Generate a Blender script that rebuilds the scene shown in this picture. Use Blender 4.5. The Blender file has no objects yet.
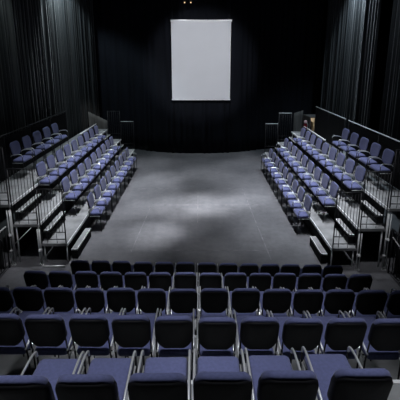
import bpy, bmesh, math, random
from mathutils import Vector, Matrix, Euler

random.seed(7)
S = bpy.context.scene
COL = S.collection
PI = math.pi

# ------------------------------------------------------------------ helpers
def tag(o, label, cat, group=None, kind=None):
    o['label'] = label
    o['category'] = cat
    if group: o['group'] = group
    if kind: o['kind'] = kind
    return o

def empty(name, loc, rz=0.0):
    o = bpy.data.objects.new(name, None)
    o.empty_display_size = 0.1
    o.location = loc
    o.rotation_euler = (0, 0, rz)
    COL.objects.link(o)
    return o

def obj(name, bm, mat, parent=None, smooth=True):
    bmesh.ops.recalc_face_normals(bm, faces=bm.faces[:])
    me = bpy.data.meshes.new(name)
    bm.to_mesh(me); bm.free()
    me.materials.append(mat)
    if smooth:
        for p in me.polygons: p.use_smooth = True
    o = bpy.data.objects.new(name, me)
    COL.objects.link(o)
    if parent: o.parent = parent
    return o

def struct(name, bm, mat, parent=None, smooth=False):
    o = obj(name, bm, mat, parent, smooth)
    if parent is None: o['kind'] = 'structure'
    return o

def copy_tree(o, parent=None):
    c = o.copy(); COL.objects.link(c)
    if parent: c.parent = parent
    for ch in list(o.children): copy_tree(ch, c)
    return c

def box(bm, x0, x1, y0, y1, z0, z1, bev=0.0):
    r = bmesh.ops.create_cube(bm, size=1.0)
    vs = r['verts']
    for v in vs:
        v.co = Vector(((x0+x1)/2 + v.co.x*(x1-x0), (y0+y1)/2 + v.co.y*(y1-y0), (z0+z1)/2 + v.co.z*(z1-z0)))
    if bev > 0:
        es = list({e for v in vs for e in v.link_edges})
        bmesh.ops.bevel(bm, geom=es, offset=bev, segments=2, affect='EDGES', profile=0.5)
    return bm

def bx(*a, bev=0.0):
    return box(bmesh.new(), *a, bev=bev)

def smooth_path(pts, n=5):
    """Catmull-Rom through the points."""
    P = [Vector(p) for p in pts]
    P = [P[0]*2-P[1]] + P + [P[-1]*2-P[-2]]
    out = []
    for i in range(1, len(P)-2):
        for k in range(n):
            t = k/n
            a, b, c, d = P[i-1], P[i], P[i+1], P[i+2]
            out.append(0.5*((2*b) + (c-a)*t + (2*a-5*b+4*c-d)*t*t + (3*b-a-3*c+d)*t**3))
    out.append(P[-2])
    return out

def tube(bm, pts, r, seg=8, cap=True):
    pts = [Vector(p) for p in pts]
    rings = []
    t0 = (pts[1]-pts[0]).normalized()
    ref = Vector((0, 0, 1)) if abs(t0.z) < 0.9 else Vector((0, 1, 0))
    nrm = t0.cross(ref).normalized()
    for i, p in enumerate(pts):
        if i == 0: t = pts[1]-pts[0]
        elif i == len(pts)-1: t = pts[-1]-pts[-2]
        else: t = pts[i+1]-pts[i-1]
        t.normalize()
        nrm = (nrm - t*nrm.dot(t)).normalized()
        bn = t.cross(nrm)
        rings.append([bm.verts.new(p + nrm*(r*math.cos(2*PI*k/seg)) + bn*(r*math.sin(2*PI*k/seg))) for k in range(seg)])
    for a, b in zip(rings, rings[1:]):
        for k in range(seg):
            bm.faces.new((a[k], a[(k+1) % seg], b[(k+1) % seg], b[k]))
    if cap:
        bm.faces.new(rings[0][::-1]); bm.faces.new(rings[-1])
    return bm

def tb(pts, r, seg=8): return tube(bmesh.new(), pts, r, seg)

def rr(w, h, rad, n=5):
    """rounded rectangle outline centred on the origin"""
    pts = []
    for cx, cy, a0 in ((w/2-rad, h/2-rad, 0), (-w/2+rad, h/2-rad, PI/2), (-w/2+rad, -h/2+rad, PI), (w/2-rad, -h/2+rad, 3*PI/2)):
        for k in range(n+1):
            a = a0 + PI/2*k/n
            pts.append((cx+rad*math.cos(a), cy+rad*math.sin(a)))
    return pts

def pillow(w, h, rad, levels, fn, nx=None):
    """loft rounded rectangles; levels = [(offset, inset)], fn maps (u, v, offset) to a point. ends filled with a
    centre fan of shrinking loops so that the faces can curve."""
    bm = bmesh.new()
    loops = []
    def loop(off, ins, k=1.0):
        rd = max(rad-ins, 0.004)
        return [bm.verts.new(fn(u*k, v*k, off)) for u, v in rr(w-2*ins, h-2*ins, rd)]
    first = levels[0]; last = levels[-1]
    seq = [(first[0], first[1], 0.35), (first[0], first[1], 0.7)] + [(o, i, 1.0) for o, i in levels] + [(last[0], last[1], 0.7), (last[0], last[1], 0.35)]
    loops = [loop(*s) for s in seq]
    n = len(loops[0])
    for a, b in zip(loops, loops[1:]):
        for k in range(n):
            bm.faces.new((a[k], a[(k+1) % n], b[(k+1) % n], b[k]))
    bm.faces.new(loops[0][::-1]); bm.faces.new(loops[-1])
    return bm

# ------------------------------------------------------------------ materials
def mat(name, col, rough=0.6, metal=0.0, noise=0.0, nscale=20.0, bump=0.0, bscale=200.0, spec=0.5, sheen=0.0, stretch=None):
    m = bpy.data.materials.new(name); m.use_nodes = True
    nt = m.node_tree; N = nt.nodes; L = nt.links
    b = N['Principled BSDF']
    b.inputs['Base Color'].default_value = (*col, 1)
    b.inputs['Roughness'].default_value = rough
    b.inputs['Metallic'].default_value = metal
    b.inputs['Specular IOR Level'].default_value = spec
    if sheen: b.inputs['Sheen Weight'].default_value = sheen
    tc = N.new('ShaderNodeTexCoord'); vec = tc.outputs['Object']
    if stretch:
        mp = N.new('ShaderNodeMapping'); mp.inputs['Scale'].default_value = stretch
        L.new(vec, mp.inputs['Vector']); vec = mp.outputs['Vector']
    if noise:
        nz = N.new('ShaderNodeTexNoise'); nz.inputs['Scale'].default_value = nscale; nz.inputs['Detail'].default_value = 5
        L.new(vec, nz.inputs['Vector'])
        rp = N.new('ShaderNodeValToRGB')
        rp.color_ramp.elements[0].position = 0.3; rp.color_ramp.elements[1].position = 0.7
        rp.color_ramp.elements[0].color = (*[c*(1-noise) for c in col], 1)
        rp.color_ramp.elements[1].color = (*[min(1, c*(1+noise)) for c in col], 1)
        L.new(nz.outputs['Fac'], rp.inputs['Fac']); L.new(rp.outputs['Color'], b.inputs['Base Color'])
    if bump:
        nb = N.new('ShaderNodeTexNoise'); nb.inputs['Scale'].default_value = bscale; nb.inputs['Detail'].default_value = 3
        L.new(vec, nb.inputs['Vector'])
        bp = N.new('ShaderNodeBump'); bp.inputs['Strength'].default_value = bump; bp.inputs['Distance'].default_value = 0.01
        L.new(nb.outputs['Fac'], bp.inputs['Height']); L.new(bp.outputs['Normal'], b.inputs['Normal'])
    return m

def glow(name, col, strength):
    m = bpy.data.materials.new(name); m.use_nodes = True
    b = m.node_tree.nodes['Principled BSDF']
    b.inputs['Base Color'].default_value = (*col, 1)
    b.inputs['Emission Color'].default_value = (*col, 1)
    b.inputs['Emission Strength'].default_value = strength
    return m

M = {}
M['fabric'] = mat('blue_fabric', (0.102, 0.114, 0.235), 0.9, noise=0.12, nscale=60, bump=0.25, bscale=300, spec=0.2, sheen=0.15)
M['shell'] = mat('black_plastic', (0.006, 0.006, 0.008), 0.6, spec=0.25, bump=0.1, bscale=250)
M['chrome'] = mat('satin_steel', (0.74, 0.75, 0.76), 0.3, metal=0.6, noise=0.08, nscale=15)
M['blackmetal'] = mat('black_steel', (0.012, 0.012, 0.014), 0.5, spec=0.4, noise=0.2, nscale=30)
M['scaffold'] = mat('galvanised_tube', (0.75, 0.76, 0.76), 0.45, metal=0.3, noise=0.2, nscale=12)
M['clamp'] = mat('clamp_casting', (0.85, 0.86, 0.87), 0.4, metal=0.3, noise=0.1)
M['deck'] = mat('grey_deck_ply', (0.23, 0.235, 0.24), 0.75, noise=0.3, nscale=4, bump=0.1, bscale=60)
M['fascia'] = mat('black_fascia', (0.010, 0.010, 0.011), 0.8, noise=0.2, nscale=8, spec=0.2)
M['nosing'] = mat('aluminium_nosing', (0.86, 0.87, 0.88), 0.45, metal=0.15, noise=0.08)
M['drape'] = mat('black_serge', (0.011, 0.0135, 0.016), 0.85, noise=0.25, nscale=6, spec=0.35, stretch=(1, 1, 0.15), sheen=0.3)
M['backdrape'] = mat('black_velvet', (0.0048, 0.006, 0.010), 0.9, noise=0.3, nscale=6, spec=0.2, stretch=(1, 1, 0.1))
M['greydrape'] = mat('grey_serge', (0.10, 0.10, 0.10), 0.9, noise=0.25, nscale=6, spec=0.2, stretch=(1, 1, 0.15))
M['wall'] = mat('black_wall_paint', (0.006, 0.006, 0.007), 0.9, noise=0.3, nscale=2, spec=0.2)
M['screen'] = mat('matt_white_screen', (0.78, 0.79, 0.82), 0.9, noise=0.015, nscale=1.5, spec=0.1)
M['screenbar'] = mat('white_batten', (0.85, 0.86, 0.88), 0.5, noise=0.05)
M['tape'] = mat('worn_floor_tape', (0.155, 0.155, 0.165), 0.8, noise=0.5, nscale=5)
M['warmwall'] = mat('cream_lobby_wall', (0.66, 0.58, 0.46), 0.8, noise=0.1, nscale=3)
M['brown'] = mat('dark_brown_door', (0.02, 0.010, 0.005), 0.6, noise=0.3, nscale=8)
M['red'] = mat('red_enamel', (0.20, 0.008, 0.02), 0.35, noise=0.1)
M['paletag'] = mat('pale_pink_enamel', (0.75, 0.52, 0.54), 0.5, noise=0.05)
M['bulb'] = glow('warm_bulb', (1.0, 0.82, 0.55), 9)
M['lens'] = glow('lantern_glow', (1.0, 0.62, 0.3), 1.5)

def floor_material():
    m = bpy.data.materials.new('scuffed_dance_floor'); m.use_nodes = True
    nt = m.node_tree; N = nt.nodes; L = nt.links; b = N['Principled BSDF']
    tc = N.new('ShaderNodeTexCoord')
    big = N.new('ShaderNodeTexNoise'); big.inputs['Scale'].default_value = 0.9; big.inputs['Detail'].default_value = 6; big.inputs['Roughness'].default_value = 0.6
    fine = N.new('ShaderNodeTexNoise'); fine.inputs['Scale'].default_value = 7; fine.inputs['Detail'].default_value = 8; fine.inputs['Roughness'].default_value = 0.7
    L.new(tc.outputs['Object'], big.inputs['Vector']); L.new(tc.outputs['Object'], fine.inputs['Vector'])
    mx = N.new('ShaderNodeMix'); mx.data_type = 'FLOAT'; mx.inputs['Factor'].default_value = 0.4
    L.new(big.outputs['Fac'], mx.inputs['A']); L.new(fine.outputs['Fac'], mx.inputs['B'])
    rp = N.new('ShaderNodeValToRGB')
    rp.color_ramp.elements[0].position = 0.36; rp.color_ramp.elements[0].color = (0.085, 0.085, 0.092, 1)
    rp.color_ramp.elements[1].position = 0.64; rp.color_ramp.elements[1].color = (0.155, 0.155, 0.165, 1)
    L.new(mx.outputs['Result'], rp.inputs['Fac'])
    L.new(rp.outputs['Color'], b.inputs['Base Color'])
    b.inputs['Roughness'].default_value = 0.62
    b.inputs['Specular IOR Level'].default_value = 0.35
    return m
M['floor'] = floor_material()

# ------------------------------------------------------------------ the room
H = 3.89
def plane_y(px_y, h):                 # depth on the ground plan of a height h below the eye
    return 374.3*h/(px_y-58.0) - 0.22*h
def plane_x(px_x, y, h):
    return (px_x-199.0)*(0.977*y+0.215*h)/357.0

RX = 5.35; YB = 16.0; YN = -3.0; ZC = 7.4
struct('floor', bx(-RX, RX, YN, YB, -0.1, 0), M['floor'])
struct('ceiling', bx(-RX, RX, YN, YB, ZC, ZC+0.1), M['wall'])
struct('wall_left', bx(-RX-0.1, -RX, YN, YB, -0.1, ZC+0.1), M['wall'])
struct('wall_right', bx(RX, RX+0.1, YN, YB, -0.1, ZC+0.1), M['wall'])
struct('wall_back', bx(-RX-0.1, RX+0.1, YB, YB+0.1, -0.1, ZC+0.1), M['wall'])
struct('wall_near', bx(-RX-0.1, RX+0.1, YN-0.1, YN, -0.1, ZC+0.1), M['wall'])

# ------------------------------------------------------------------ curtains
def drape(name, path, z0, z1, amp, period, m, nrm_sign=1, seed=0, ztop=None, nz=10, thick=0.012):
    """pleated cloth following a ground-plan path"""
    rnd = random.Random(seed)
    P = [Vector((p[0], p[1], 0)) for p in path]
    segs = [(P[i+1]-P[i]).length for i in range(len(P)-1)]
    tot = sum(segs)
    n = int(tot/period*8)
    ph = [rnd.uniform(0, 2*PI) for _ in range(6)]
    bm = bmesh.new(); cols = []
    for i in range(n+1):
        s = tot*i/n
        k = 0; a = s
        while k < len(segs)-1 and a > segs[k]: a -= segs[k]; k += 1
        t = a/segs[k]
        p = P[k].lerp(P[k+1], t); d = (P[k+1]-P[k]).normalized()
        nn = Vector((-d.y, d.x, 0))*nrm_sign
        ss = s + 0.25*period*math.sin(2*PI*s/(period*5.3)+ph[0]) + 0.2*period*math.sin(2*PI*s/(period*2.7)+ph[1])
        am = amp*(0.65+0.35*math.sin(2*PI*s/(period*3.7)+ph[2]))
        col = []
        zt = z1 if ztop is None else ztop(s/tot)
        for j in range(nz+1):
            f = j/nz; z = z0+(zt-z0)*f
            w = am*(0.75+0.5*(1-f))
            off = w*math.sin(2*PI*ss/period + 0.5*math.sin(2.2*f+ph[3]+s*0.7))
            off += 0.35*w*math.sin(4*PI*ss/period+ph[4])
            col.append(bm.verts.new((p.x+nn.x*off, p.y+nn.y*off, z)))
        cols.append(col)
    for a, b in zip(cols, cols[1:]):
        for j in range(nz): bm.faces.new((a[j], b[j], b[j+1], a[j+1]))
    o = obj(name, bm, m)
    sol = o.modifiers.new('cloth', 'SOLIDIFY'); sol.thickness = thick
    return o

tag(drape('stage_curtain', [(-5.05, 3.6), (-4.75, 9.5), (-4.55, 13.0), (-4.22, 15.0)], 0.02, 7.3, 0.045, 0.17, M['drape'], -1, 1),
    'long black pleated curtain hanging along the left wall behind the seating', 'curtain', 'black side curtains')
tag(drape('stage_curtain', [(4.85, 10.05), (4.85, 14.1)], 0.02, 7.3, 0.045, 0.17, M['drape'], 1, 2),
    'black pleated curtain on the right wall, farther length caught by bluish light', 'curtain', 'black side curtains')
tag(drape('stage_curtain', [(4.98, 3.6), (4.98, 9.6)], 0.02, 7.3, 0.045, 0.18, M['drape'], 1, 3),
    'black pleated curtain on the right wall, nearer and darker length above the top row', 'curtain', 'black side curtains')
bp = []
for i in range(25):
    x = -5.1+10.2*i/24
    bp.append((x, 14.38+0.75*(abs(x)/2.77)**2.2 if abs(x) < 2.77 else 14.38+0.75+0.1*(abs(x)-2.77)))
tag(drape('backdrop_curtain', bp, 0.015, 7.3, 0.04, 0.3, M['backdrape'], 1, 4),
    'wide black backdrop curtain across the rear of the stage behind the white screen', 'curtain')

# grey cloth masking at the far end of the two banks
tag(drape('masking_cloth', [(-4.30, 13.75), (-3.58, 13.78)], 0.02, 1.7, 0.03, 0.17, M['greydrape'], 1, 5, ztop=lambda t: 1.86-0.37*t),
    'grey masking cloth with sloping top at the far end of left bank', 'cloth')
tag(drape('masking_cloth', [(3.90, 14.5), (4.30, 14.6)], 0.02, 1.7, 0.03, 0.17, M['greydrape'], 1, 6, ztop=lambda t: 1.68+0.10*t),
    'grey masking cloth at the far end of right bank, left of lit doorway', 'cloth')

# lit doorway in the right side, seen over the far chairs
dr = empty('door_1', (4.54, 13.9, 0)); dr['kind'] = 'structure'
dr.rotation_euler = (0, 0, math.radians(8))
# a shallow lit recess: back, two jambs, lintel (local: faces -Y, width along X)
obj('recess_back', bx(-0.13, 0.33, 0.62, 0.66, 0, 1.58), M['warmwall'], dr, False)
b = bmesh.new(); box(b, -0.17, -0.13, 0.0, 0.66, 0, 1.58); box(b, 0.13, 0.36, 0.0, 0.04, 0, 1.58); box(b, 0.33, 0.36, 0.04, 0.66, 0, 1.58)
box(b, -0.17, 0.36, 0.0, 0.66, 1.58, 1.62)
obj('door_frame', b, M['greydrape'], dr, False)
obj('door_leaf', bx(0.09, 0.19, 0.54, 0.58, 0, 1.34, bev=0.006), M['brown'], dr, False)
lp = bmesh.new(); bmesh.ops.create_uvsphere(lp, u_segments=12, v_segments=8, radius=0.028)
for v in lp.verts: v.co += Vector((0.04, 0.42, 1.50))
obj('lamp', lp, M['bulb'], dr)

# fire extinguisher beside it
fx = empty('fire_extinguisher', (3.91, 12.9, 1.2))
tag(fx, 'small dark red fire extinguisher with pale top left of the lit doorway', 'fire extinguisher')
def lathe(prof, seg=16):
    bm = bmesh.new(); rings = []
    for r, z in prof: rings.append([bm.verts.new((r*math.cos(2*PI*k/seg), r*math.sin(2*PI*k/seg), z)) for k in range(seg)])
    for a, c in zip(rings, rings[1:]):
        for k in range(seg): bm.faces.new((a[k], a[(k+1) % seg], c[(k+1) % seg], c[k]))
    bm.faces.new(rings[0][::-1]); bm.faces.new(rings[-1])
    return bm
obj('cylinder_body', lathe([(0.045, 0), (0.055, 0.01), (0.055, 0.31), (0.045, 0.35)]), M['red'], fx)
obj('valve_head', lathe([(0.045, 0.35), (0.056, 0.365), (0.056, 0.43), (0.03, 0.46)]), M['paletag'], fx)
obj('hose', tb(smooth_path([(0.03, -0.05, 0.38), (0.075, -0.05, 0.32), (0.07, -0.05, 0.15), (0.06, -0.04, 0.08)]), 0.01), M['chrome'], fx)

# ------------------------------------------------------------------ projection screen
sc = empty('projection_screen', (0.08, 14.0, 2.27))
tag(sc, 'tall white projection screen hanging above the rear of the stage', 'screen')
obj('screen_fabric', bx(-1.13, 1.13, -0.006, 0.006, 0.04, 2.97), M['screen'], sc, False)
obj('top_batten', bx(-1.15, 1.16, -0.03, 0.03, 2.95, 3.02, bev=0.01), M['screenbar'], sc)
obj('bottom_batten', bx(-1.15, 1.15, -0.02, 0.02, 0.0, 0.05, bev=0.008), M['screenbar'], sc)
for sx in (-1, 1):
    obj('hanging_wire', tb([(sx*1.08, 0, 3.0), (sx*1.08, 0, 5.12)], 0.004, 6), M['blackmetal'], sc)

# lighting bar with two lit lanterns at the very top of the view
lb = empty('lighting_bar', (0, 11.6, 5.95))
tag(lb, 'black horizontal lighting bar hung above the stage', 'lighting bar')
obj('pipe', tb([(-3.2, 0, 0), (3.2, 0, 0)], 0.025), M['blackmetal'], lb)
for x in (-2.4, 0, 2.4): obj('hanger', tb([(x, 0, 0.0), (x, 0, 1.46)], 0.008), M['blackmetal'], lb)
for i, (x, w) in enumerate(((-0.44, 'left'), (-0.25, 'right'))):
    t = empty('stage_lantern', (x, 11.6, 5.93))
    tag(t, 'tiny warm lantern on the lighting bar above the screen, %s of the two' % w, 'lantern', 'lanterns on the lighting bar')
    obj('clamp', bx(-0.02, 0.02, -0.03, 0.03, -0.20, 0.03, bev=0.004), M['blackmetal'], t)
    obj('housing', lathe([(0.03, -0.36), (0.045, -0.34), (0.045, -0.20), (0.02, -0.18)]), M['blackmetal'], t)
    obj('lens', lathe([(0.014, -0.385), (0.022, -0.361)]), M['lens'], t)

# ------------------------------------------------------------------ chairs
def make_chair(w, seat_w, D, arm_x, r, az, legm, hb, sz, name):
    """stacking armchair facing +Y; w back width, D seat depth"""
    k = D/0.46                                     # slope of leaning parts follows the depth
    root = empty(name, (0, 0, 0))
    yb = -D/2
    # seat cushion
    def fs(u, v, o):
        dome = 0.012*max(0, 1-(2*u/seat_w)**2)*max(0, 1-(2*v/D)**2) if o > 0.03 else 0
        drop = -0.02*max(0, (v/D*2-0.5)/0.5)**2
        return (u, v, sz+o+dome+drop)
    obj('seat', pillow(seat_w, D, 0.05*min(1, seat_w/0.4), [(0, 0.018), (0.008, 0.006), (0.03, 0), (0.05, 0.004), (0.062, 0.018)], fs), M['fabric'], root)
    # back
    zc = 0.85-hb/2
    def lean(z): return yb - 0.005*k - 0.10*k*(z-0.45)/0.4
    def fb(shift):
        def f(u, v, o):
            low = max(0.0, -v/(hb/2))
            z = zc+v - 0.038*low*(1-(2*u/w)**2)
            bend = 0.028*k*(2*u/w)**2
            return (u, lean(z)+bend+(o+shift)*k, z)
        return f
    rad = 0.10*min(1, w/0.4)
    br = obj('backrest', pillow(w-0.006, hb, rad, [(0.0, 0.012), (0.006, 0.002), (0.032, 0.0), (0.045, 0.006), (0.052, 0.02)], fb(0.0)), M['fabric'], root)
    def fshell(u, v, o):
        p = fb(0.0)(u, v-0.012, o)
        return p
    sh = obj('back_shell', pillow(w+0.004, hb-0.012, rad, [(-0.016, 0.016), (-0.010, 0.004), (0.004, 0.0), (0.030, 0.0)], fshell), M['shell'], br)
    for s in (-1, 1):
        x = s*arm_x
        # rear leg continuing up into the back upright
        yl = lean(0.45)+0.012
        obj('leg', tb([(s*(arm_x-0.004), yb+0.025*k, 0.0), (s*(arm_x-0.004), yb+0.02*k, 0.22), (s*(arm_x-0.006), yb+0.012*k, 0.42), (s*(arm_x-0.008), lean(0.6)+0.020*k, 0.62)], r), M['blackmetal'], root)
        obj('leg', tb([(x, D/2-0.005, 0.0), (x, D/2-0.02*k, az-0.03)], r), M[legm], root)
        pts = [(s*(arm_x-0.006), lean(0.62)+0.03*k, az-0.05), (x, yb+0.03*k, az-0.02), (x, yb+0.16*k, az), (x, D/2-0.12*k, az+0.008), (x, D/2-0.05*k, az-0.002), (x, D/2-0.025*k, az-0.02), (x, D/2-0.02*k, az-0.05)]
        obj('armrest', tb(smooth_path(pts, 4), r*1.15), M['chrome'], root)
        b = tube(bmesh.new(), [(x-s*0.004, yb+0.02*k, sz-0.01), (x-s*0.004, D/2-0.02*k, sz-0.01)], r*0.9)
        obj('seat_rail', b, M['chrome'], root)
    for y in (yb+0.08*k, D/2-0.08*k):
        obj('cross_bar', tb([(-arm_x+0.004, y, sz-0.013), (arm_x-0.004, y, sz-0.013)], r*0.9), M['blackmetal'], root)
    return root

ORD = ['first', 'second', 'third', 'fourth', 'fifth', 'sixth', 'seventh', 'eighth', 'ninth', 'tenth', 'eleventh', 'twelfth', 'thirteenth', 'fourteenth']

front0 = make_chair(0.280, 0.264, 0.44, 0.1440, 0.0064, 0.545, 'blackmetal', 0.275, 0.425, 'theatre_chair')
side0 = make_chair(0.405, 0.425, 0.262, 0.236, 0.0078, 0.59, 'blackmetal', 0.305, 0.395, 'theatre_chair')

for ch in [side0]+list(side0.children_recursive):
    if ch.type == 'MESH':
        for v in ch.data.vertices: v.co.z *= 0.955
used = {'front': False, 'side': False}
def place(kind, loc, rz, label, group):
    proto = front0 if kind == 'front' else side0
    o = proto if not used[kind] else copy_tree(proto)
    used[kind] = True
    o.location = loc; o.rotation_euler = (0, 0, rz)
    tag(o, label, 'chair', group)
    return o

# central bank, seen from behind: measured back-top centres of every chair
ROWS = [
    (0.0, [79, 100, 121, 142.5, 164, 185.3, 207, 228.5, 249, 269.5, 290.3, 313, 334], 260.0, 265.5, 'the row nearest the stage'),
    (0.4, [34, 59, 85, 110, 134.5, 159.5, 185, 210.5, 235.5, 260, 285, 310, 336, 360], 270.5, 274.5, 'the second row from the stage'),
    (0.8, [-6, 21.5, 54, 84.5, 115.5, 147.5, 179.5, 211, 242.5, 275, 307, 339.5, 372, 402], 287.0, 290.5, 'the third row from the stage'),
    (1.2, [-1, 42.5, 87, 129.5, 173, 217.5, 260, 304, 349, 395], 314.5, 320.0, 'the fourth row from the stage'),
    (1.6, [15, 82, 156, 222, 289, 366], 377, 370, 'the row nearest the viewer'),
]
row_y = []
for z0, xs, ya, yb_, nm in ROWS:
    h = H-(z0+0.85)
    n = len(xs); cen = []
    rnd = random.Random(int(z0*10)+3)
    last = -99
    for i, px in enumerate(xs):
        py = ya+(yb_-ya)*(px-xs[0])/(xs[-1]-xs[0])
        y = plane_y(py, h) + rnd.uniform(-0.008, 0.008)
        x = plane_x(px, y, h)
        x = max(x, last+0.3155); last = x
        cen.append(y)
        yaw = math.radians(rnd.uniform(-0.5, 0.5))
        if i == 0: where = 'leftmost'
        elif i == n-1: where = 'rightmost'
        elif i < n/2: where = ORD[i]+' from left'
        else: where = ORD[n-1-i]+' from right'
        place('front', (x, y+0.285, z0+0.001), yaw, 'blue chair, %s in %s of the central bank' % (where, nm), 'central bank chairs, '+nm)
    row_y.append(sum(cen)/n)

# side banks: every row starts at its near end
TIER = ['floor-level row', 'lowest platform row', 'middle platform row', 'top platform row']
LEFT = [(-2.365, 0.0, 7.78, 9, 0.54), (-2.90, 0.4, 7.75, 9, 0.545), (-3.395, 0.8, 7.66, 9, 0.55), (-4.09, 1.2, 7.98, 5, 0.58)]
RIGHT = [(2.335, 0.0, 7.62, 9, 0.54), (2.82, 0.4, 7.40, 9, 0.553), (3.315, 0.8, 7.30, 9, 0.54), (3.83, 1.2, 7.22, 5, 0.56)]
for side, rows, rz in (('left', LEFT, -PI/2), ('right', RIGHT, PI/2)):
    for ti, (x, z, y0, n, p) in enumerate(rows):
        rnd = random.Random(ti*7+(side == 'left'))
        for i in range(n):
            if i == 0: where = 'nearest the viewer'
            elif i == n-1: where = 'farthest from the viewer'
            else: where = ORD[i]+' from the near end'
            place('side', (x+rnd.uniform(-0.004, 0.004), y0+i*p, z+0.003), rz+math.radians(rnd.uniform(-1.0, 1.0)),
                  'blue chair, %s in the %s of the %s bank' % (where, TIER[ti], side), '%s bank chairs, %s' % (side, TIER[ti]))

# ------------------------------------------------------------------ platforms
def platform(x0, x1, y0, y1, z, label, group, nose, legs=None, fascia=None):
    """nose: 'x0' / 'x1' / 'y1' side that carries the bright edge"""
    t = empty('seating_platform', ((x0+x1)/2, (y0+y1)/2, 0))
    cx, cy = (x0+x1)/2, (y0+y1)/2
    tag(t, label, 'platform', group)
    def bl(a, b, c, d, e, f, bev=0.0): return bx(a-cx, b-cx, c-cy, d-cy, e, f, bev=bev)
    e = 0.018
    nx0 = x0+(e if nose == 'x0' else 0); nx1 = x1-(e if nose == 'x1' else 0); ny1 = y1-(0.03 if nose == 'y1' else 0)
    obj('deck_top', bl(nx0, nx1, y0, ny1, z-0.05, z), M['deck'], t, False)
    if nose == 'x0': obj('edge_strip', bl(x0, nx0, y0, y1, z-0.05, z+0.003), M['nosing'], t, False)
    if nose == 'x1': obj('edge_strip', bl(nx1, x1, y0, y1, z-0.05, z+0.003), M['nosing'], t, False)
    if nose == 'y1': obj('edge_strip', bl(x0, x1, ny1, y1, z-0.05, z+0.003), M['nosing'], t, False)
    if fascia: obj('fascia', bl(*fascia), M['fascia'], t, False)
    for lx, ly in (legs or []):
        obj('leg', tb([(lx-cx, ly-cy, 0), (lx-cx, ly-cy, z-0.05)], 0.014), M['scaffold'], t)
    return t

NEARL, NEARR = 6.27, 6.08
FAR = 13.55
for side, sg, fr, bk, near, far in (('left', -1, (2.53, 3.04, 3.54), 4.38, NEARL, 13.6), ('right', 1, (2.48, 2.96, 3.46), 4.5, NEARR, 13.1)):
    for i in range(3):
        z = 0.4*(i+1)
        a = fr[i]; b_ = fr[i+1] if i < 2 else bk
        x0, x1 = (a, b_) if sg > 0 else (-b_, -a)
        legx = sg*(a+0.03)
        legs = [(legx, near+0.03), (sg*(b_-0.05), near+0.03), (legx, far-0.05)]
        fz0 = 0.0 if i == 0 else z-0.4+0.003
        fa = (sg*(a+0.05), sg*(a+0.07)); fa = (min(fa), max(fa))
        platform(x0, x1, near, far, z, '%s seating platform of the %s bank, grey deck with bright front edge' % (('lowest', 'middle', 'top')[i], side),
                 'side bank platforms', 'x0' if sg > 0 else 'x1', legs, (fa[0], fa[1], near+0.25, far-0.1, 0.0, z-0.05))
    # intermediate steps at both aisles
    for ai, (ya, yb2) in enumerate(((near+0.14, near+(1.05 if sg < 0 else 0.86)), (far-0.95, far-0.1))):
        for i in range(3):
            if ai == 1 and i == 0: continue
            z = 0.2+0.4*i
            d = 0.13 if i == 0 else 0.11
            xo = sg*(fr[i]-d); xi = sg*(fr[i]-0.006)
            x0, x1 = min(xo, xi), max(xo, xi)
            t = empty('aisle_step', ((x0+x1)/2, (ya+yb2)/2, z-0.2+(0.0035 if i else 0.001)))
            tag(t, 'bright-edged aisle step, %s end of %s bank, below the %s platform' % (('near', 'far')[ai], side, ('lowest', 'middle', 'top')[i]),
                'step', 'aisle steps of the side banks')
            hw, hd = (x1-x0)/2, (yb2-ya)/2
            if i == 0: obj('body', bx(-hw+0.006, hw-0.006, -hd+0.006, hd-0.006, 0.0, 0.175), M['fascia'], t, False)
            else:
                for yy in (-hd+0.03, hd-0.03): obj('bracket', bx(-hw+0.01, hw-0.004, yy-0.008, yy+0.008, 0.0, 0.175), M['fascia'], t, False)
            obj('tread', bx(-hw, hw, -hd, hd, 0.175, 0.2), M['deck'], t, False)
            b = bmesh.new()
            ex = (-hw, -hw+0.014) if sg > 0 else (hw-0.014, hw)
            box(b, ex[0], ex[1], -hd, hd, 0.172, 0.204); box(b, -hw, hw, -hd, -hd+0.02, 0.172, 0.204)
            obj('edge_strip', b, M['nosing'], t, False)

# front bank platforms
lab = ['first raised platform of the central bank, under the second row', 'second raised platform of the central bank, under the third row',
       'third raised platform of the central bank, under the fourth row', 'fourth raised platform of the central bank, under the nearest row',
       'highest platform of the central bank, behind the nearest row']
for i in range(5):
    z = 0.4*(i+1)
    y1 = row_y[i]-0.10
    y0 = row_y[i+1]-0.10 if i < 4 else -2.6
    platform(-2.32, 2.32, y0, y1, z, lab[i], 'central bank platforms', 'y1', [(-2.25, y1-0.1), (2.25, y1-0.1)], (-2.3, 2.3, y1-0.06, y1-0.04, 0.0, z-0.05))

# ------------------------------------------------------------------ guard rails
def guard(x0, x1, y, z, label, nb, group, hgt=1.1, rail=None):
    t = empty('guard_rail', ((x0+x1)/2, y, z)); tag(t, label, 'railing', group)
    hw = (x1-x0)/2
    for s in (-1, 1): obj('post', tb([(s*(hw-0.012), 0, 0), (s*(hw-0.012), 0, hgt)], 0.012), M['blackmetal'], t)
    obj('top_rail', tb([(-hw, 0, hgt), (hw, 0, hgt)], 0.012), rail or M['blackmetal'], t)
    for zz in (0.085, 0.23): obj('bottom_rail', tb([(-hw, 0, zz), (hw, 0, zz)], 0.010), M['blackmetal'], t)
    for k in range(nb):
        x = -hw+2*hw*(k+1)/(nb+1)
        obj('baluster', tb([(x, 0, 0.23 if k % 3 != 1 else 0.0), (x, 0, hgt)], 0.0055, 6), M['blackmetal'], t)
    return t

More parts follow.
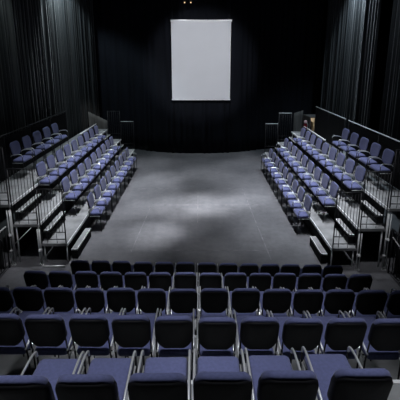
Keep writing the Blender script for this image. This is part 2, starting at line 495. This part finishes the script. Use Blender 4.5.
for side, sg, fr, near, far in (('left', -1, (2.53, 3.04, 3.54, 4.36), NEARL, 13.6), ('right', 1, (2.48, 2.96, 3.46, 4.45), NEARR, 13.1)):
    for i in range(3):
        a, b_ = sorted((sg*(fr[i]+0.02), sg*(fr[i+1]+0.0)))
        guard(a, b_, near+0.02, 0.4*(i+1), 'black barred guard rail at the near end of the %s bank, %s platform' % (side, ('lowest', 'middle', 'top')[i]), 7 if i < 2 else 13, 'near guard rails')
    for i in range(2):
        a, b_ = sorted((sg*(fr[i]+0.0), sg*(fr[i+1]-0.02)))
        guard(a, b_, far-0.03, 0.4*(i+1), 'guard rail with pale top bar at the far end of %s bank, %s platform' % (side, ('lowest', 'middle')[i]), 5, 'far guard rails', rail=M['blackmetal'] if (i and sg < 0) else M['scaffold'])

# long back rails behind the top rows (black cloth below a steel tube)
def long_rail(x, y0, y1, z0, z1, label, m, gap=0.05):
    t = empty('back_rail', (x, (y0+y1)/2, z0+0.002)); hl = (y1-y0)/2
    tag(t, label, 'railing', 'rails along the side banks')
    obj('top_tube', tb([(0, -hl, z1-z0), (0, hl, z1-z0)], 0.016), m, t)
    n = max(2, int((y1-y0)/1.2)+1)
    for k in range(n):
        y = -hl+0.03+(2*hl-0.06)*k/(n-1)
        obj('post', tb([(0, y, 0), (0, y, z1-z0)], 0.014), M['blackmetal'], t)
    obj('cloth_infill', bx(-0.006, 0.006, -hl, hl, 0.02, z1-z0-gap), M['fascia'], t, False)
    return t
long_rail(-4.36, 6.5, 11.6, 1.2, 2.2, 'rail with black cloth behind the top row of left bank', M['blackmetal'])
long_rail(4.14, 6.3, 9.72, 1.2, 2.2, 'silver topped rail behind the near part of right top row', M['nosing'])
long_rail(4.16, 9.98, 12.6, 1.2, 2.2, 'dull rail continuing beyond the gap behind right top row', M['scaffold'])
long_rail(-3.66, 10.75, 12.5, 1.2, 1.6, 'low rail behind the far half of the left middle row', M['scaffold'])
long_rail(3.60, 9.9, 12.0, 1.2, 1.6, 'low rail behind the far half of the right middle row', M['scaffold'])

# scaffold supports at the near ends
for side, sg, near, xs in (('left', -1, NEARL-0.07, (3.03, 3.56)), ('right', 1, NEARR-0.07, (2.97, 3.47))):
    for j, x in enumerate(xs):
        t = empty('scaffold_support', (sg*x, near, 0))
        tag(t, 'silver double tube support with clamp below the %s bank, %s of the two' % (side, ('inner', 'outer')[j]), 'support', 'scaffold supports')
        top = (0.74, 1.12)[j]
        for dx in (-0.022, 0.022): obj('tube', tb([(dx, 0, 0), (dx, 0, top)], 0.0095), M['scaffold'], t)
        zc_ = (0.30, 0.62)[j]
        cb = bmesh.new(); box(cb, -0.036, 0.036, -0.022, 0.022, zc_-0.025, zc_+0.025, bev=0.008); tube(cb, [(0.0, -0.05, zc_), (0.0, 0.03, zc_)], 0.014)
        obj('clamp', cb, M['clamp'], t)
        if j: 
            cb = bmesh.new(); box(cb, -0.055, 0.0, -0.022, 0.022, 0.28, 0.31, bev=0.008)
            obj('clamp', cb, M['clamp'], t)
        if j and sg < 0: obj('brace', tb([(0.02, 0.02, 0.40), (0.39, 0.02, 0.76)], 0.010), M['scaffold'], t)
        for dx in (-0.022, 0.022): obj('foot', lathe([(0.02, 0.0), (0.02, 0.008)]), M['scaffold'], t).location = (dx, 0, 0)

tag(obj('floor_bar', tb([(-2.98, 6.12, 0.0165), (-2.55, 6.12, 0.0165)], 0.016), M['scaffold']), 'steel bar lying on the floor below the near end of left bank', 'bar')

# access handrails running towards the viewer
def hand(xv, y0, y1, z, side, m, lower):
    t = empty('handrail', (xv, (y0+y1)/2, 0)); hl = (y1-y0)/2
    tag(t, '%s barred access handrail beside the near end of the %s bank' % (side[1], side[0]), 'handrail')
    obj('top_tube', tb([(0, -hl, z), (0, hl, z)], 0.016), m, t)
    for y in (-hl, hl-0.03): obj('post', tb([(0, y, 0), (0, y, z)], 0.014), M['blackmetal'], t)
    if lower: obj('brace', tb([(0.0, -hl+0.02, 0.36), (0.0, hl-0.05, z-0.14)], 0.011), M['scaffold'], t)
    n = int(2*hl/0.14)
    for q in range(1, n): obj('baluster', tb([(0, -hl+2*hl*q/n, 0.06), (0, -hl+2*hl*q/n, z)], 0.008, 6), M['blackmetal'], t)
    obj('bottom_rail', tb([(0, -hl, 0.06), (0, hl, 0.06)], 0.010), M['blackmetal'], t)
hand(3.50, 4.5, 5.94, 0.87, ('right', 'black'), M['blackmetal'], True)
hand(-3.60, 4.5, 6.14, 0.82, ('left', 'silver'), M['scaffold'], False)

# black masking cloth under the near ends
tag(drape('skirting_cloth', [(-4.7, 6.0), (-3.66, 6.06)], 0.01, 1.12, 0.025, 0.15, M['drape'], 1, 11), 'black pleated cloth closing the near end below the left bank', 'cloth', 'skirting cloths')
tag(drape('skirting_cloth', [(3.56, 5.86), (4.7, 5.8)], 0.01, 1.12, 0.025, 0.15, M['drape'], 1, 12), 'black pleated cloth closing the near end below the right bank', 'cloth', 'skirting cloths')

# ------------------------------------------------------------------ worn tape lines on the stage floor
def floor_pt(px, py):
    y = plane_y(py, H); return plane_x(px, y, H), y
def tape(p, q, w, label):
    a = Vector((*floor_pt(*p), 0)); b_ = Vector((*floor_pt(*q), 0))
    d = (b_-a); L = d.length; ang = math.atan2(d.y, d.x)
    o = obj('floor_tape', bx(-L/2, L/2, -w/2, w/2, 0, 0.0015), M['tape'], None, False)
    c = (a+b_)/2; o.location = (c.x, c.y, 0.0005); o.rotation_euler = (0, 0, ang)
    tag(o, label, 'tape', 'tape lines on the stage')
tape((138, 188.7), (246, 188.7), 0.035, 'worn pale tape line across the stage, farthest of the cross lines')
tape((152, 205), (258, 205), 0.04, 'worn pale tape line across the stage, middle of the cross lines')
tape((130, 250), (272, 250.5), 0.02, 'worn pale tape line across the stage, nearest of the cross lines')
tape((242, 188), (271, 260), 0.022, 'worn pale tape line running up the right side of the stage')
tape((151, 206), (131, 252), 0.016, 'worn pale tape line running up the left side of the stage')
tape((198, 187), (197.5, 224), 0.016, 'worn pale tape line at the centre of the stage')

# ------------------------------------------------------------------ light
def spot(name, loc, target, power, size_deg, blend=0.6, col=(1, 1, 1), rad=0.15):
    l = bpy.data.lights.new(name, 'SPOT'); l.energy = power; l.color = col
    l.spot_size = math.radians(size_deg); l.spot_blend = blend; l.shadow_soft_size = rad
    o = bpy.data.objects.new(name, l); COL.objects.link(o)
    o.location = loc
    o.rotation_euler = (Vector(target)-Vector(loc)).to_track_quat('-Z', 'Y').to_euler()
    return o
def area(name, loc, target, power, sx, sy, col=(1, 1, 1)):
    l = bpy.data.lights.new(name, 'AREA'); l.energy = power; l.color = col
    l.shape = 'RECTANGLE'; l.size = sx; l.size_y = sy
    o = bpy.data.objects.new(name, l); COL.objects.link(o)
    o.location = loc
    o.rotation_euler = (Vector(target)-Vector(loc)).to_track_quat('-Z', 'Y').to_euler()
    return o
COOL = (0.93, 0.95, 1.0)
# pools on the stage floor, lanterns straight above
for k, (px, py, p, a) in enumerate(((206, 172, 1100, 20), (186, 205, 3300, 17), (212, 204, 3000, 17), (247, 200, 1600, 12), (154, 234, 2400, 13), (150, 208, 800, 12), (184, 226, 1000, 14), (166, 178, 1100, 15), (260, 238, 500, 12), (208, 251, 600, 14), (182, 157, 500, 26), (230, 157, 500, 26), (200, 195, 750, 40))):
    x, y = floor_pt(px, py)
    spot('stage_pool_%d' % k, (x*0.85, y+0.2, 7.1), (x, y, 0), p, a, 1.0, COOL, 0.2)
# lanterns above the two side banks
for sx in (-1, 1):
    for k, y in enumerate((7.3, 8.6, 10.0, 11.6)):
        spot('bank_light', (sx*2.5, y, 7.1), (sx*2.5, y+0.1, 0.4), 1250, 42, 1.0, (0.90, 0.93, 1.0), 0.2)
# lanterns above the central bank
for sx in (-1, 1):
    for y in (1.9, 4.0): spot('house_light', (sx*1.0, y+0.5, 7.2), (sx*0.8, y-0.1, 1.5), 720, 30, 1.0, (0.92, 0.95, 1.0), 0.25)
for sx in (-1, 1):  # fill spots added to brighten the near platform ends and supports
    spot('near_end_fill', (sx*2.3, 4.4, 7.1), (sx*3.2, 6.45, 0.8), 520, 17, 0.9, COOL, 0.2)
spot('near_end_fill', (2.6, 6.2, 7.1), (2.85, 6.85, 0.5), 480, 15, 1.0, COOL, 0.2)  # extra fill added over the near deck ends, stronger on the right
spot('near_end_fill', (-2.6, 6.2, 7.1), (-2.85, 6.95, 0.5), 90, 15, 1.0, COOL, 0.2)
# lights grazing the side curtains
spot('curtain_left', (-4.40, 11.9, 6.8), (-4.55, 12.4, 5.0), 420, 100, 0.4, (0.76, 0.93, 1.0))
spot('curtain_left_near', (-4.62, 8.6, 6.3), (-4.78, 8.6, 4.6), 110, 100, 0.9, (0.80, 0.96, 0.96))
spot('curtain_right', (4.66, 11.2, 6.85), (4.78, 11.2, 5.0), 620, 100, 0.7, (0.70, 0.87, 1.0))
spot('curtain_right_near', (4.7, 8.6, 6.5), (4.9, 8.6, 4.6), 60, 110, 0.9, (0.78, 0.90, 1.0))
# unseen spot added to brighten the screen
spot('screen_fill', (0.1, 6.0, 5.2), (0.08, 14.0, 3.72), 1350, 32, 0.5, (0.93, 0.95, 1.0), 0.05)
# warm doorway lamp
l = bpy.data.lights.new('door_lamp', 'POINT'); l.energy = 4.5; l.color = (1.0, 0.87, 0.68); l.shadow_soft_size = 0.03
o = bpy.data.objects.new('door_lamp', l); COL.objects.link(o); o.location = (4.44, 14.25, 1.40)
# spill on the far masking cloths
spot('far_spill_left', (-3.4, 12.3, 3.2), (-4.2, 14.2, 1.3), 45, 40, 0.9, (1, 0.97, 0.92))
spot('far_spill_right', (3.2, 12.3, 3.2), (4.0, 14.5, 1.3), 22, 40, 0.9, (1, 0.97, 0.92))

w = bpy.data.worlds.new('World'); S.world = w; w.use_nodes = True
w.node_tree.nodes['Background'].inputs['Color'].default_value = (0.5, 0.6, 0.8, 1)
w.node_tree.nodes['Background'].inputs['Strength'].default_value = 0.01

# ------------------------------------------------------------------ camera
cd = bpy.data.cameras.new('camera'); cam = bpy.data.objects.new('camera', cd); COL.objects.link(cam)
cd.sensor_width = 36; cd.sensor_height = 36; cd.lens = 357/400*36
cd.shift_y = -64/400
cd.clip_start = 0.05
cam.location = (0, 0, H)
pitch = math.atan(78/357)
cam.rotation_euler = (PI/2-pitch, 0, -1.0/357)
S.camera = cam
S.view_settings.view_transform = 'Standard'
S.view_settings.look = 'None'
S.view_settings.exposure = 0.0
S.view_settings.gamma = 1.0
